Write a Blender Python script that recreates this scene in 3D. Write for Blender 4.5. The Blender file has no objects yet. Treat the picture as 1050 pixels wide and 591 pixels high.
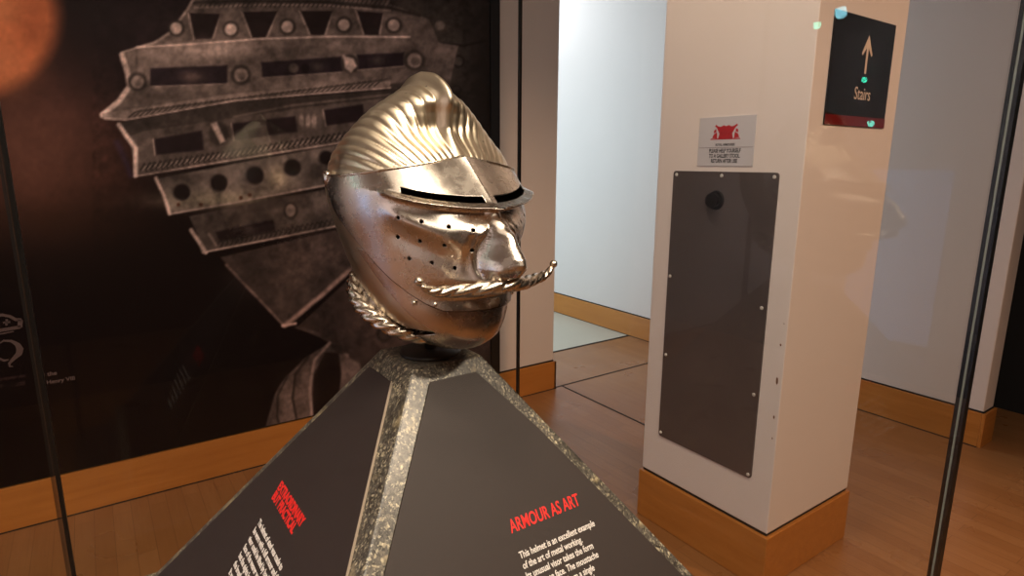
import bpy, bmesh, math, random
import numpy as np
from mathutils import Vector, Matrix
random.seed(7); rng = np.random.default_rng(5)
C = bpy.context.scene.collection
PI = math.pi
sc = bpy.context.scene

# ------------------------------------------------------------------ camera
CAM_H = 1.6
F_PX, PITCH, ROLL, YAW = 619.981, 0.205701828, 0.00448394133, 0.963471218
FW = Vector((math.cos(PITCH)*math.cos(YAW), math.cos(PITCH)*math.sin(YAW), -math.sin(PITCH)))
R0 = FW.cross(Vector((0, 0, 1))).normalized(); U0 = R0.cross(FW)
RT = R0*math.cos(ROLL) + U0*math.sin(ROLL); UP = -R0*math.sin(ROLL) + U0*math.cos(ROLL)
cam_data = bpy.data.cameras.new('camera'); cam = bpy.data.objects.new('camera', cam_data); C.objects.link(cam)
cam_data.sensor_width = 36; cam_data.lens = F_PX/1050*36; cam_data.clip_start = 0.02
M = Matrix((RT, UP, -FW)).transposed().to_4x4(); M.translation = (0, 0, CAM_H)
cam.matrix_world = M
sc.camera = cam

# ------------------------------------------------------------------ tree helpers
def empty(name, loc=(0, 0, 0)):
    o = bpy.data.objects.new(name, None); o.empty_display_size = .05; o.location = loc; C.objects.link(o); return o
def tag(o, label=None, cat=None, group=None, kind=None):
    if label: o['label'] = label
    if cat: o['category'] = cat
    if group: o['group'] = group
    if kind: o['kind'] = kind
    return o
def link_mesh(name, me, mat=None, parent=None, smooth=False):
    o = bpy.data.objects.new(name, me); C.objects.link(o)
    if mat is not None:
        for m in (mat if isinstance(mat, (list, tuple)) else [mat]): me.materials.append(m)
    if parent is not None:
        o.parent = parent; o.matrix_parent_inverse = Matrix.Translation(parent_world(parent)).inverted()
    if smooth:
        me.polygons.foreach_set('use_smooth', [True]*len(me.polygons))
    return o
def parent_world(p):
    return p.location.copy() if p.parent is None else Vector((0, 0, 0))
def from_bm(name, bm, mat=None, parent=None, smooth=False):
    me = bpy.data.meshes.new(name); bm.normal_update(); bm.to_mesh(me); bm.free()
    return link_mesh(name, me, mat, parent, smooth)
def from_data(name, vs, fs, mat=None, parent=None, smooth=False):
    me = bpy.data.meshes.new(name); me.from_pydata(vs, [], fs); me.update()
    return link_mesh(name, me, mat, parent, smooth)
def add_box(bm, x0, x1, y0, y1, z0, z1, bev=0.0):
    b = bmesh.new(); bmesh.ops.create_cube(b, size=1)
    for v in b.verts: v.co = Vector(((x0+x1)/2+v.co.x*(x1-x0), (y0+y1)/2+v.co.y*(y1-y0), (z0+z1)/2+v.co.z*(z1-z0)))
    if bev: bmesh.ops.bevel(b, geom=b.edges[:], offset=bev, segments=2, affect='EDGES', profile=.6)
    merge(bm, b)
def merge(bm, b):
    me = bpy.data.meshes.new('tmp'); b.to_mesh(me); b.free(); bm.from_mesh(me); bpy.data.meshes.remove(me)
def box(name, x0, x1, y0, y1, z0, z1, mat, parent=None, bev=0.0):
    bm = bmesh.new(); add_box(bm, x0, x1, y0, y1, z0, z1, bev); return from_bm(name, bm, mat, parent)
def prism(name, pts, depth_vec, mat, parent=None, bev=0):
    """closed polygon of 3-D points extruded along depth_vec"""
    bm = bmesh.new(); n = len(pts); dv = Vector(depth_vec)
    a = [bm.verts.new(p) for p in pts]; b = [bm.verts.new(Vector(p)+dv) for p in pts]
    bm.faces.new(a); bm.faces.new(b[::-1])
    for i in range(n): bm.faces.new((a[i], b[i], b[(i+1) % n], a[(i+1) % n]))
    bmesh.ops.recalc_face_normals(bm, faces=bm.faces[:])
    if bev: bmesh.ops.bevel(bm, geom=bm.edges[:], offset=bev, segments=2, affect='EDGES', profile=.5)
    return from_bm(name, bm, mat, parent)
def text(name, body, size, origin, xdir, ydir, mat, parent, sx=1.0, align='LEFT', spacing=1.0, offset=0.0, extr=0.0002, line=1.0):
    cu = bpy.data.curves.new(name, 'FONT'); cu.body = body; cu.size = size; cu.align_x = align
    cu.extrude = extr; cu.space_character = spacing; cu.offset = offset; cu.space_line = line; cu.resolution_u = 3
    o = bpy.data.objects.new(name, cu); C.objects.link(o)
    dg = bpy.context.evaluated_depsgraph_get(); me = bpy.data.meshes.new_from_object(o.evaluated_get(dg))
    bpy.data.objects.remove(o)
    X = Vector(xdir).normalized(); Y = Vector(ydir).normalized(); Z = X.cross(Y)
    T = Matrix((X*sx, Y, Z)).transposed().to_4x4(); T.translation = origin
    me.transform(T)
    me.materials.clear()
    return link_mesh(name, me, mat, parent)
def bake(o):
    """apply modifiers of an unparented object without bpy.ops"""
    dg = bpy.context.evaluated_depsgraph_get(); dg.update()
    me = bpy.data.meshes.new_from_object(o.evaluated_get(dg)); o.modifiers.clear(); o.data = me; return o

# ------------------------------------------------------------------ materials
def srgb(c):
    return tuple((x/255/12.92 if x/255 <= .04045 else ((x/255+.055)/1.055)**2.4) for x in c)
class Mt:
    def __init__(s, name):
        s.m = bpy.data.materials.new(name); s.m.use_nodes = True; s.nt = s.m.node_tree
        s.b = s.nt.nodes['Principled BSDF']; s.out = s.nt.nodes['Material Output']
        s.tc = s.nt.nodes.new('ShaderNodeTexCoord')
    def n(s, t, **k):
        x = s.nt.nodes.new(t)
        for a, v in k.items():
            if a.startswith('i_'):
                x.inputs[a[2:].replace('_', ' ')].default_value = v
            else: setattr(x, a, v)
        return x
    def l(s, a, b): s.nt.links.new(a, b)
    def mapping(s, scale=(1, 1, 1), rot=(0, 0, 0)):
        mp = s.n('ShaderNodeMapping'); mp.inputs['Scale'].default_value = scale; mp.inputs['Rotation'].default_value = rot
        s.l(s.tc.outputs['Object'], mp.inputs['Vector']); return mp.outputs['Vector']
    def noise(s, scale, detail=4, rough=.5, vec=None, dist=0):
        x = s.n('ShaderNodeTexNoise'); x.inputs['Scale'].default_value = scale; x.inputs['Detail'].default_value = detail
        x.inputs['Roughness'].default_value = rough; x.inputs['Distortion'].default_value = dist
        s.l(vec if vec is not None else s.tc.outputs['Object'], x.inputs['Vector']); return x.outputs['Fac']
    def ramp(s, fac, stops, interp='LINEAR'):
        r = s.n('ShaderNodeValToRGB'); r.color_ramp.interpolation = interp
        e = r.color_ramp.elements
        while len(e) < len(stops): e.new(.5)
        for i, (p, c) in enumerate(stops):
            e[i].position = p; e[i].color = (*c[:3], 1) if len(c) >= 3 else (c[0],)*3+(1,)
        s.l(fac, r.inputs['Fac']); return r.outputs['Color']
    def mix(s, fac, a, b, mode='MIX'):
        x = s.n('ShaderNodeMix', data_type='RGBA', blend_type=mode)
        for inp, v in ((x.inputs[0], fac), (x.inputs[6], a), (x.inputs[7], b)):
            if hasattr(v, 'is_linked'): s.l(v, inp)
            else: inp.default_value = v if not isinstance(v, tuple) else (*v[:3], 1)
        return x.outputs[2]
    def bump(s, h, strength=.2, dist=.002):
        b = s.n('ShaderNodeBump'); b.inputs['Strength'].default_value = strength; b.inputs['Distance'].default_value = dist
        s.l(h, b.inputs['Height']); s.l(b.outputs['Normal'], s.b.inputs['Normal'])
    def set(s, **k):
        for a, v in k.items():
            i = s.b.inputs[a.replace('_', ' ')]
            if hasattr(v, 'is_linked'): s.l(v, i)
            elif isinstance(v, tuple): i.default_value = (*v[:3], 1)
            else: i.default_value = v
        return s
def simple(name, rgb, rough=.5, metal=0, var=.06, nscale=8, spec=.5, bump=0):
    t = Mt(name); c = srgb(rgb); d = tuple(x*(1-var) for x in c)
    n = t.noise(nscale, 4)
    t.set(Base_Color=t.mix(n, d, c), Roughness=rough, Metallic=metal)
    t.b.inputs['Specular IOR Level'].default_value = spec
    if bump: t.bump(t.noise(nscale*12, 3), bump, .001)
    return t.m
WALLC = (216, 203, 196)
m_wall = simple('painted_plaster', WALLC, .62, var=.05, nscale=2)
m_pillar = simple('painted_panel', (226, 216, 212), .42, var=.03, nscale=2)
m_ceil = simple('ceiling_paint', (170, 158, 146), .8)
m_dark = simple('black_partition', (16, 13, 13), .7)
m_dim = simple('dark_gallery_paint', (92, 66, 52), .7)
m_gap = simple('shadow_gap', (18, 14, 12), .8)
m_black = simple('black_paint', (14, 12, 12), .45)
m_seal = simple('black_silicone', (8, 8, 9), .35)
m_white_print = simple('white_print', (228, 220, 216), .6, var=.02)
m_red_print = simple('red_print', (228, 34, 30), .6, var=.02)
m_grey_print = simple('grey_print', (120, 108, 106), .6, var=.02)

def wood(name, c1, c2, rough=.35, scale=1.0, axis='X'):
    t = Mt(name)
    sc_ = {'X': (1.2, 14, 14), 'Y': (14, 1.2, 14)}[axis]
    v = t.mapping(tuple(x*scale for x in sc_))
    g = t.noise(2.2, 5, .6, v, .6); g2 = t.noise(9, 3, .5, v)
    col = t.ramp(g, [(.3, srgb(c1)), (.7, srgb(c2))])
    col = t.mix(g2, col, t.mix(.5, col, srgb(c1)), 'MIX')
    t.set(Base_Color=col, Roughness=rough); t.bump(g2, .05, .001)
    return t.m
m_base = wood('beech_skirting', (168, 104, 42), (190, 124, 58), .38, axis='X')
m_base_y = wood('beech_skirting_along', (168, 104, 42), (190, 124, 58), .38, axis='Y')

# parquet: long narrow strips laid along Y
def parquet():
    t = Mt('oak_strip_floor')
    mp = t.n('ShaderNodeMapping'); mp.inputs['Rotation'].default_value = (0, 0, PI/2)
    t.l(t.tc.outputs['Object'], mp.inputs['Vector'])
    br = t.n('ShaderNodeTexBrick'); br.offset = .37; br.offset_frequency = 2
    br.inputs['Scale'].default_value = 1; br.inputs['Brick Width'].default_value = .62; br.inputs['Row Height'].default_value = .072
    br.inputs['Mortar Size'].default_value = .0012; br.inputs['Mortar Smooth'].default_value = .2
    br.inputs['Color1'].default_value = (*srgb((146, 99, 58)), 1); br.inputs['Color2'].default_value = (*srgb((158, 111, 69)), 1)
    br.inputs['Mortar'].default_value = (*srgb((112, 72, 41)), 1)
    t.l(mp.outputs['Vector'], br.inputs['Vector'])
    v = t.mapping((22, 1.6, 1)); g = t.noise(2.5, 6, .6, v, .4)
    col = t.mix(t.ramp(g, [(.3, (0, 0, 0)), (.75, (1, 1, 1))]), t.mix(.45, br.outputs['Color'], srgb((128, 82, 46))), br.outputs['Color'])
    t.set(Base_Color=col, Roughness=t.ramp(t.noise(3, 3), [(.3, (.26,)*3), (.7, (.36,)*3)]))
    t.bump(br.outputs['Fac'], -.15, .001)
    return t.m
m_floor = parquet()
m_tile = simple('pale_stone_floor', (190, 184, 168), .5, var=.12, nscale=3)

def steel(name, tone=(.60, .53, .45), rlo=.17, rhi=.34, rust=.5, seed=0.0):
    t = Mt(name)
    n1 = t.noise(11+seed, 3, .45, dist=.3); n2 = t.noise(60, 6, .65); n3 = t.noise(7, 3)
    sp = t.n('ShaderNodeTexVoronoi'); sp.inputs['Scale'].default_value = 95; t.l(t.tc.outputs['Object'], sp.inputs['Vector'])
    pit = t.ramp(sp.outputs['Distance'], [(.07, (1, 1, 1)), (.16, (0, 0, 0))])
    gate = t.ramp(t.noise(26, 3), [(.55, (0, 0, 0)), (.66, (1, 1, 1))])
    pit = t.mix(1.0, pit, gate, 'MULTIPLY')
    stain = t.ramp(n1, [(.38, (0, 0, 0)), (.80, (rust,)*3)])
    col = t.mix(stain, tone, tuple(a*b for a, b in zip(tone, (.72, .60, .50))))
    col = t.mix(t.ramp(n2, [(.35, (0, 0, 0)), (.9, (.22,)*3)]), col, tuple(x*.75 for x in tone))
    col = t.mix(pit, col, (.07, .045, .03))
    t.set(Base_Color=col, Metallic=1.0, Roughness=t.ramp(n2, [(.3, (rlo,)*3), (.75, (rhi,)*3)]))
    t.bump(t.mix(.7, n2, t.mix(.8, n3, pit)), .05, .002)
    return t.m
m_steel = steel('worn_steel', (.68, .61, .54), .20, .34, .4)
m_steel_b = steel('browned_steel', (.64, .54, .46), .20, .32, .5, 3)
m_skull = steel('fluted_steel', (.72, .61, .46), .28, .42, .3, 5)
m_seam_shade = simple('seam_shade', (58, 44, 36), .4, metal=.8)  # shade tone for the line along the visor seam
m_rope = steel('bright_steel', (.70, .61, .50), .2, .34, .2, 1)
m_hollow = simple('dark_hollow', (6, 5, 5), .9)

def stone():
    t = Mt('speckled_green_stone')
    w_ = t.noise(30, 4, .6); k = t.noise(13, 4, .6, dist=.8)
    def cells(sc_):
        v = t.n('ShaderNodeTexVoronoi'); v.inputs['Scale'].default_value = sc_; v.inputs['Randomness'].default_value = 1
        mp = t.n('ShaderNodeMapping'); t.l(t.mix(.03, t.tc.outputs['Object'], t.nt.nodes.new('ShaderNodeTexNoise').outputs['Color']), mp.inputs['Vector'])
        mp.inputs['Scale'].default_value = (1, 1.0, .7); t.l(mp.outputs[0], v.inputs['Vector'])
        sp = t.n('ShaderNodeSeparateColor'); t.l(v.outputs['Color'], sp.inputs[0]); return sp.outputs[0]
    c1, c2 = cells(380), cells(700)
    col = t.ramp(c1, [(.0, srgb((38, 34, 31))), (.28, srgb((70, 66, 60))), (.55, srgb((92, 87, 80))), (.82, srgb((122, 113, 100))), (.93, srgb((192, 178, 148)))], 'CONSTANT')
    fine = t.ramp(c2, [(.0, srgb((46, 42, 38))), (.35, srgb((92, 87, 80))), (.75, srgb((118, 110, 98))), (.90, srgb((206, 194, 166)))], 'CONSTANT')
    col = t.mix(.45, col, fine)
    col = t.mix(t.ramp(k, [(.38, (.62,)*3), (.52, (0, 0, 0))]), col, srgb((44, 40, 36)))
    col = t.mix(t.ramp(w_, [(.58, (0, 0, 0)), (.70, (.5,)*3)]), col, srgb((188, 168, 128)))
    t.set(Base_Color=col, Roughness=.30); return t.m
m_stone = stone()
m_panel = simple('matt_brown_panel', (40, 30, 28), .62, var=.05, nscale=5)
m_edge_highlight = simple('edge_highlight', (150, 135, 120), .5)  # painted highlight for the lit rim of a text panel

def glass():
    t = Mt('clear_pane_glass'); nt = t.nt; nt.nodes.remove(t.b)
    tr = t.n('ShaderNodeBsdfTransparent'); tr.inputs['Color'].default_value = (.975, .98, .975, 1)
    gl = t.n('ShaderNodeBsdfGlossy'); gl.inputs['Roughness'].default_value = .0; gl.inputs['Color'].default_value = (1, 1, 1, 1)
    fr = t.n('ShaderNodeFresnel'); fr.inputs['IOR'].default_value = 1.5
    geo = t.n('ShaderNodeNewGeometry')
    inv = t.n('ShaderNodeMath', operation='SUBTRACT'); inv.inputs[0].default_value = 1; t.l(geo.outputs['Backfacing'], inv.inputs[1])
    mu = t.n('ShaderNodeMath', operation='MULTIPLY'); t.l(fr.outputs['Fac'], mu.inputs[0]); t.l(inv.outputs[0], mu.inputs[1])
    m2 = t.n('ShaderNodeMath', operation='MULTIPLY'); t.l(mu.outputs[0], m2.inputs[0]); m2.inputs[1].default_value = .55
    mx = t.n('ShaderNodeMixShader'); t.l(m2.outputs[0], mx.inputs['Fac']); t.l(tr.outputs[0], mx.inputs[1]); t.l(gl.outputs[0], mx.inputs[2])
    t.l(mx.outputs[0], t.out.inputs['Surface']); return t.m
m_glass = glass()

# ------------------------------------------------------------------ the room
def struct(o, label=None): o['kind'] = 'structure'; return o
WX = 4.06          # right-hand wall plane
WY = 3.225         # poster wall plane
struct(box('floor', -4.5, 7, -4.5, 3.88, -.1, 0, m_floor))
struct(box('floor', -4.5, 7, 3.88, 9.6, -.1, 0, m_tile))
bm = bmesh.new(); add_box(bm, 2.6, WX, 3.868, 3.892, -.002, .003); struct(from_bm('trim_1', bm, m_gap))
bm = bmesh.new(); add_box(bm, 2.6, WX, 3.215, 3.229, -.002, .002); struct(from_bm('trim_2', bm, m_gap))
bm = bmesh.new(); add_box(bm, 2.678, 2.692, 1.9, 3.215, -.002, .0015); struct(from_bm('trim_3', bm, m_gap))
struct(box('ceiling', -4.5, 7, -4.5, 9.6, 3.6, 3.75, m_ceil))
struct(box('wall_back', -4.5, 2.6, WY, WY+.26, 0, 3.6, m_wall))
struct(box('wall_right', WX, WX+.15, 1.12, 9.6, 0, 3.6, m_wall, bev=.006))
struct(box('wall_corridor', -4.5, 7, 9.6, 9.75, 0, 3.6, m_wall))
struct(box('wall_left', -4.65, -4.5, -4.5, 9.6, 0, 3.6, m_wall))
struct(box('wall_front', -4.5, 7, -4.65, -4.5, 0, 3.6, m_dim))
struct(box('wall_alcove', 4.85, 5.0, -4.5, 9.6, 0, 3.6, m_dark))
# skirting boards: a board 18 mm thick with a dark gap above it
BH = .205
def skirt_y(name, x, y0, y1, t=-.018, h=BH):    # runs along Y, face at x+t
    bm = bmesh.new(); add_box(bm, min(x, x+t), max(x, x+t), y0, y1, 0, h, .003); struct(from_bm(name, bm, m_base_y))
def skirt_x(name, y, x0, x1, t=-.018, h=BH):
    bm = bmesh.new(); add_box(bm, x0, x1, min(y, y+t), max(y, y+t), 0, h, .003); struct(from_bm(name, bm, m_base))
skirt_y('baseboard_right', WX, 1.12, 9.6)
skirt_x('baseboard_right_end', 1.12, WX-.018, WX+.16)
skirt_x('baseboard_back', WY, -4.5, 2.618)
skirt_y('baseboard_back_end', 2.6, WY-.018, WY+.26, t=.018)
struct(box('trim_4', WX-.004, WX+.001, 1.118, 9.6, BH, BH+.010, m_gap))
struct(box('trim_5', -4.5, 2.602, WY-.004, WY, BH, BH+.010, m_gap))
struct(box('trim_6', WX-.004, WX+.152, 1.116, 1.121, BH, BH+.010, m_gap))

struct(box('shade_strip_back', -4.5, 2.62, WY-.0215, WY-.017, -.001, .005, m_gap)); struct(box('shade_strip_right', WX-.0215, WX-.017, 1.12, 9.6, -.001, .005, m_gap))  # dark strips painted as the shadow line under the skirting
# ------------------------------------------------------------------ pillar
PX0, PX1, PY0, PY1 = 1.947, 2.538, 1.121, 1.749
struct(box('wall_pillar', PX0, PX1, PY0, PY1, .236, 3.6, m_pillar, bev=.004))
struct(box('trim_7', PX0+.004, PX1-.004, PY0+.004, PY1-.004, .222, .237, m_gap))
struct(box('baseboard_pillar', PX0-.010, PX1+.008, PY0-.010, PY1+.010, 0, .223, m_base_y, bev=.005))
# knocks in the paint along the corner
pil = bpy.data.objects['wall_pillar']; m_chip = simple('bare_board', (112, 74, 48), .7)
for z, w_, h_ in [(.972, .007, .010), (.838, .009, .030), (.700, .007, .014), (.618, .005, .009), (1.05, .004, .006)]:
    yc = PY0+.014+rng.random()*.006
    pt = [(PX0-.0004, yc+w_*a_, z+h_*b_) for a_, b_ in ((-.5, -.2), (-.1, -.5), (.4, -.3), (.5, .25), (.1, .5), (-.35, .3))]
    prism('paint_chip', pt, (.0006, 0, 0), m_chip, pil)
# cover plate with screws and knob
plate = empty('cover_plate', (PX0, 1.43, .427))
tag(plate, 'tall dark grey metal cover plate screwed to the white pillar', 'metal plate')
t = Mt('dark_smoked_metal'); n = t.noise(5, 4)
t.set(Base_Color=t.mix(n, srgb((86, 80, 80)), srgb((104, 96, 96))), Roughness=.26, Metallic=.35); m_plate = t.m
bm = bmesh.new(); add_box(bm, PX0-.006, PX0, 1.203, 1.660, .427, 1.568)
eds = [e for e in bm.edges if abs(e.verts[0].co.x-e.verts[1].co.x) > .003]
bmesh.ops.bevel(bm, geom=eds, offset=.012, segments=4, affect='EDGES', profile=.5)
from_bm('plate_sheet', bm, m_plate, plate)
m_screw = simple('screw_steel', (215, 212, 208), .3, metal=.3)
def screw(y, z):
    bm = bmesh.new(); bmesh.ops.create_cone(bm, cap_ends=True, segments=14, radius1=.0075, radius2=.005, depth=.004,
        matrix=Matrix.Translation((PX0-.0075, y, z)) @ Matrix.Rotation(-PI/2, 4, 'Y'))
    from_bm('screw_head', bm, m_screw, plate)
for y, z in ((1.644, 1.553), (1.432, 1.553), (1.219, 1.553), (1.647, 1.14), (1.222, 1.09), (1.645, .80), (1.222, .76), (1.648, .445), (1.216, .44)): screw(y, z)
m_sign_k = simple('knob_black', (5, 4, 4), .5, spec=.3)
bm = bmesh.new()
bmesh.ops.create_cone(bm, cap_ends=True, segments=28, radius1=.037, radius2=.034, depth=.006, matrix=Matrix.Translation((PX0-.009, 1.450, 1.462)) @ Matrix.Rotation(-PI/2, 4, 'Y'))
bmesh.ops.create_cone(bm, cap_ends=True, segments=28, radius1=.024, radius2=.028, depth=.022, matrix=Matrix.Translation((PX0-.022, 1.450, 1.462)) @ Matrix.Rotation(-PI/2, 4, 'Y'))
from_bm('knob', bm, m_sign_k, plate)['label'] = 'black round knob'

# notice above the plate
notice = empty('notice_sign', (PX0, 1.43, 1.585))
tag(notice, 'small pale grey notice with red emblem and black capitals above the cover plate', 'sign')
m_notice = simple('notice_card', (196, 194, 200), .35, var=.03)
box('card', PX0-.003, PX0+.001, 1.310, 1.550, 1.588, 1.766, m_notice, notice, bev=.001)
box('card_divider', PX0-.0036, PX0-.0028, 1.315, 1.545, 1.6545, 1.6562, m_grey_print, notice)
ex = PX0-.0032
def yz(pts, cy, cz, s):     # polygon in the card's plane; reader sees +u to the right (-Y)
    return [(ex, cy-u*s, cz+.004+v*s*.70) for u, v in pts]
emb = bmesh.new()
def flat(bm, pts, d=-.0004):
    a = [bm.verts.new(p) for p in pts]; b = [bm.verts.new((p[0]+d, p[1], p[2])) for p in pts]
    bm.faces.new(a); bm.faces.new(b[::-1])
    for i in range(len(a)): bm.faces.new((a[i], b[i], b[(i+1) % len(a)], a[(i+1) % len(a)]))
S = .052
flat(emb, yz([(-.55, .0), (-.78, .55), (-.95, .72), (-.85, .86), (-.68, .70), (-.45, .62), (-.2, .78), (0, .66), (.2, .78), (.45, .62), (.68, .70), (.85, .86), (.95, .72), (.78, .55), (.55, .0)][::1], 1.43, 1.703, S))
flat(emb, yz([(-.62, -.55), (-.5, .08), (.5, .08), (.62, -.55)], 1.43, 1.703, S))
for sgn in (-1, 1):
    flat(emb, yz([(sgn*.70, -.52), (sgn*1.12, -.45), (sgn*1.0, -.1), (sgn*.74, .1)], 1.43, 1.703, S))
    flat(emb, yz([(sgn*.80, .12), (sgn*1.02, .02), (sgn*.98, .32), (sgn*.80, .42)], 1.43, 1.703, S))
flat(emb, yz([(-1.25, -.62), (-1.25, -.52), (1.2, -.52), (1.2, -.62)], 1.43, 1.703, S))
bmesh.ops.recalc_face_normals(emb, faces=emb.faces[:])
from_bm('emblem', emb, simple('deep_red_print', (176, 14, 26), .5), notice)['label'] = 'red heraldic emblem'
text('caption', 'ROYAL ARMOURIES', .0125, (ex, 1.43, 1.6615), (0, -1, 0), (0, 0, 1), m_black, notice, sx=.75, align='CENTER', offset=.0003)
for i, s_ in enumerate(['PLEASE HELP YOURSELF', 'TO A GALLERY STOOL.', 'RETURN AFTER USE']):
    text('lettering', s_, .0195, (ex, 1.43, 1.6375-.0185*i), (0, -1, 0), (0, 0, 1), m_black, notice, sx=.66, align='CENTER', offset=.0006)

# stairs sign on the pillar's side
stairs = empty('stairs_sign', (2.24, PY0, 1.72))
tag(stairs, 'black wall sign reading Stairs with a white upward arrow', 'sign')
m_sign = simple('sign_black', (4, 3, 3), .3, var=.03, spec=.2)
SX0, SX1, SZ0, SZ1 = 2.034, 2.447, 1.727, 2.085
box('sign_board', SX0, SX1, PY0-.0055, PY0, SZ0, SZ1, m_sign, stairs, bev=.002)
box('red_band', SX0+.001, SX1-.001, PY0-.0067, PY0-.0052, SZ0+.001, SZ0+.034, simple('dark_red_band', (104, 6, 12), .35), stairs)['label'] = 'dark red strip along the bottom'
sy = PY0-.0058
m_arrow = simple('arrow_print', (222, 200, 180), .5)
ax, az = 2.262, 1.905
pts = [(ax-.006, az), (ax+.006, az), (ax+.006, az+.085), (ax+.030, az+.058), (ax+.036, az+.064), (ax, az+.125), (ax-.036, az+.064), (ax-.030, az+.058), (ax-.006, az+.085)]
prism('arrow', [(x, sy, z) for x, z in pts], (0, -.0006, 0), m_arrow, stairs)['label'] = 'white upward arrow'
text('lettering', 'Stairs', .060, (2.262, sy, 1.818), (1, 0, 0), (0, 0, 1), m_arrow, stairs, sx=.86, align='CENTER')

# ------------------------------------------------------------------ poster on the left wall
def paint_poster(px, py):
    """printed picture: px, py are picture units (arrays). Returns linear RGB"""
    N = px.shape[0]
    img = np.zeros((N, 3))
    def col(c): return np.array(c, float)
    def blend(mask, c): 
        c = np.asarray(c, float); img[:] = img*(1-mask[:, None]) + (c if c.ndim == 2 else c[None, :])*mask[:, None]
    def poly_sd(P):
        P = np.array(P, float); d2 = np.full(N, 1e12); ins = np.zeros(N, bool)
        for i in range(len(P)):
            a = P[i]; b = P[(i+1) % len(P)]; e = b-a; wx = px-a[0]; wy = py-a[1]
            tt = np.clip((wx*e[0]+wy*e[1])/(e@e+1e-9), 0, 1)
            d2 = np.minimum(d2, (wx-e[0]*tt)**2+(wy-e[1]*tt)**2)
            c = ((a[1] > py) != (b[1] > py)) & (px < (b[0]-a[0])*(py-a[1])/((b[1]-a[1]) if b[1] != a[1] else 1e-9)+a[0])
            ins ^= c
        d = np.sqrt(d2); return np.where(ins, -d, d)
    def line_sd(P):
        P = np.array(P, float); d2 = np.full(N, 1e12)
        for a, b in zip(P[:-1], P[1:]):
            e = b-a; wx = px-a[0]; wy = py-a[1]; tt = np.clip((wx*e[0]+wy*e[1])/(e@e+1e-9), 0, 1)
            d2 = np.minimum(d2, (wx-e[0]*tt)**2+(wy-e[1]*tt)**2)
        return np.sqrt(d2)
    sm = lambda d, w: np.clip(.5-d/(2*w), 0, 1)
    def fill(P, c, soft=1.0, op=1.0): blend(sm(poly_sd(P), soft)*op, c)
    def stroke(P, c, w=1.5, soft=1.0, op=1.0): blend(sm(line_sd(P)-w/2, soft)*op, c)
    def disc(x, y, r, c, soft=1.2, ry=None, op=1.0):
        d = np.sqrt((px-x)**2+((py-y)*(r/(ry or r)))**2)-r; blend(sm(d, soft)*op, c)
    def glow(x, y, rx, ry, c, op):
        d = ((px-x)/rx)**2+((py-y)/ry)**2; blend(np.exp(-d)*op, c)
    def fractal(s, oct=4):
        out = np.zeros(N); amp = 1; tot = 0
        for o in range(oct):
            n = 64; g = rng.random((n, n)); u = (px/s*2**o) % n; v = (py/s*2**o) % n
            i = u.astype(int) % n; j = v.astype(int) % n; fu = u-np.floor(u); fv = v-np.floor(v)
            fu = fu*fu*(3-2*fu); fv = fv*fv*(3-2*fv); i1 = (i+1) % n; j1 = (j+1) % n
            out += amp*((g[i, j]*(1-fu)+g[i1, j]*fu)*(1-fv)+(g[i, j1]*(1-fu)+g[i1, j1]*fu)*fv); tot += amp; amp *= .55
        return out/tot
    f1 = fractal(30); f2 = fractal(9); f3 = fractal(70)
    img[:] = (9, 5, 6)
    glow(150, 20, 190, 130, (30, 22, 26), .75)
    glow(30, 190, 105, 62, (66, 40, 30), .75)
    glow(55, 120, 60, 60, (70, 44, 40), .6)
    glow(60, 225, 70, 18, (30, 18, 12), .6)
    glow(28, 150, 85, 62, (92, 60, 50), .8)
    # blurred face, softly lit
    d = np.sqrt(((px+38)/108)**2+((py-18)/92)**2)
    blend(np.clip((1.0-d)*5, 0, 1)**1.1, (168, 96, 62))
    glow(2, 62, 32, 30, (192, 118, 80), .75); glow(30, 20, 22, 40, (140, 74, 48), .5); glow(-5, 8, 26, 18, (205, 135, 92), .5)
    # right-hand field of the armour
    G = lambda v, t=.0: (v, v*(.88-t), v*(.84-t))
    fill([(400, -60), (560, -60), (560, 300), (400, 300)], (42, 38, 36), 4)
    glow(470, 60, 30, 60, (60, 55, 51), .8); glow(500, 110, 22, 160, (22, 19, 18), .8)
    stroke([(395, 2), (425, 25), (450, 45), (475, 47), (497, 42)], (22, 18, 18), 2.4, 1.5)
    disc(451, 26, 5, (88, 80, 76)); disc(470, 63, 6.5, (24, 20, 20)); disc(470, 63, 4.6, (62, 57, 54)); disc(468, 92, 5, (30, 26, 26)); disc(468, 92, 3.4, (48, 44, 42))
    # top plate
    P0 = [(214, -70), (204, -6), (196, 4), (178, 30), (160, 43), (128, 52), (150, 49), (265, 42), (420, 40), (452, 48), (440, 20), (400, 4), (396, -70)]
    fill(P0, G(84)); glow(300, 25, 120, 20, G(98), .4)
    stroke([(196, 3), (250, 1), (330, 2), (400, 8), (430, 16)], G(38), 3.5, 1.5); stroke([(200, 8), (260, 5), (330, 5), (400, 11)], G(128), 1.6, 1)
    for k in range(44):
        x = 205+k*4.8; stroke([(x, 7), (x+3, 2), (x+6, -4)], G(44), 1.2, .7, .9)
    stroke([(204, -10), (192, 10), (175, 33), (158, 44), (126, 54)], G(150), 2.6, 1.2)
    for q in ([(194, 13), (226, 14), (217, 40), (200, 41)], [(249, 12), (285, 11), (272, 39), (259, 39)], [(308, 11), (341, 11), (332, 36), (319, 36)], [(366, 11), (393, 13), (388, 36), (374, 36)]):
        fill([(q[0][0]-2, q[0][1]), q[1], (q[2][0]+3, q[2][1]), (q[3][0]-2, q[3][1])], G(136), 1); fill(q, (30, 23, 24), 1)
    for x, y in ((181, 29), (237, 30), (295, 27.5), (353, 25.5), (404, 26)):
        disc(x, y, 8.5, G(44), 1.5); disc(x-.5, y, 6, G(150)); disc(x-2, y-2, 2.5, G(175))
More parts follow.
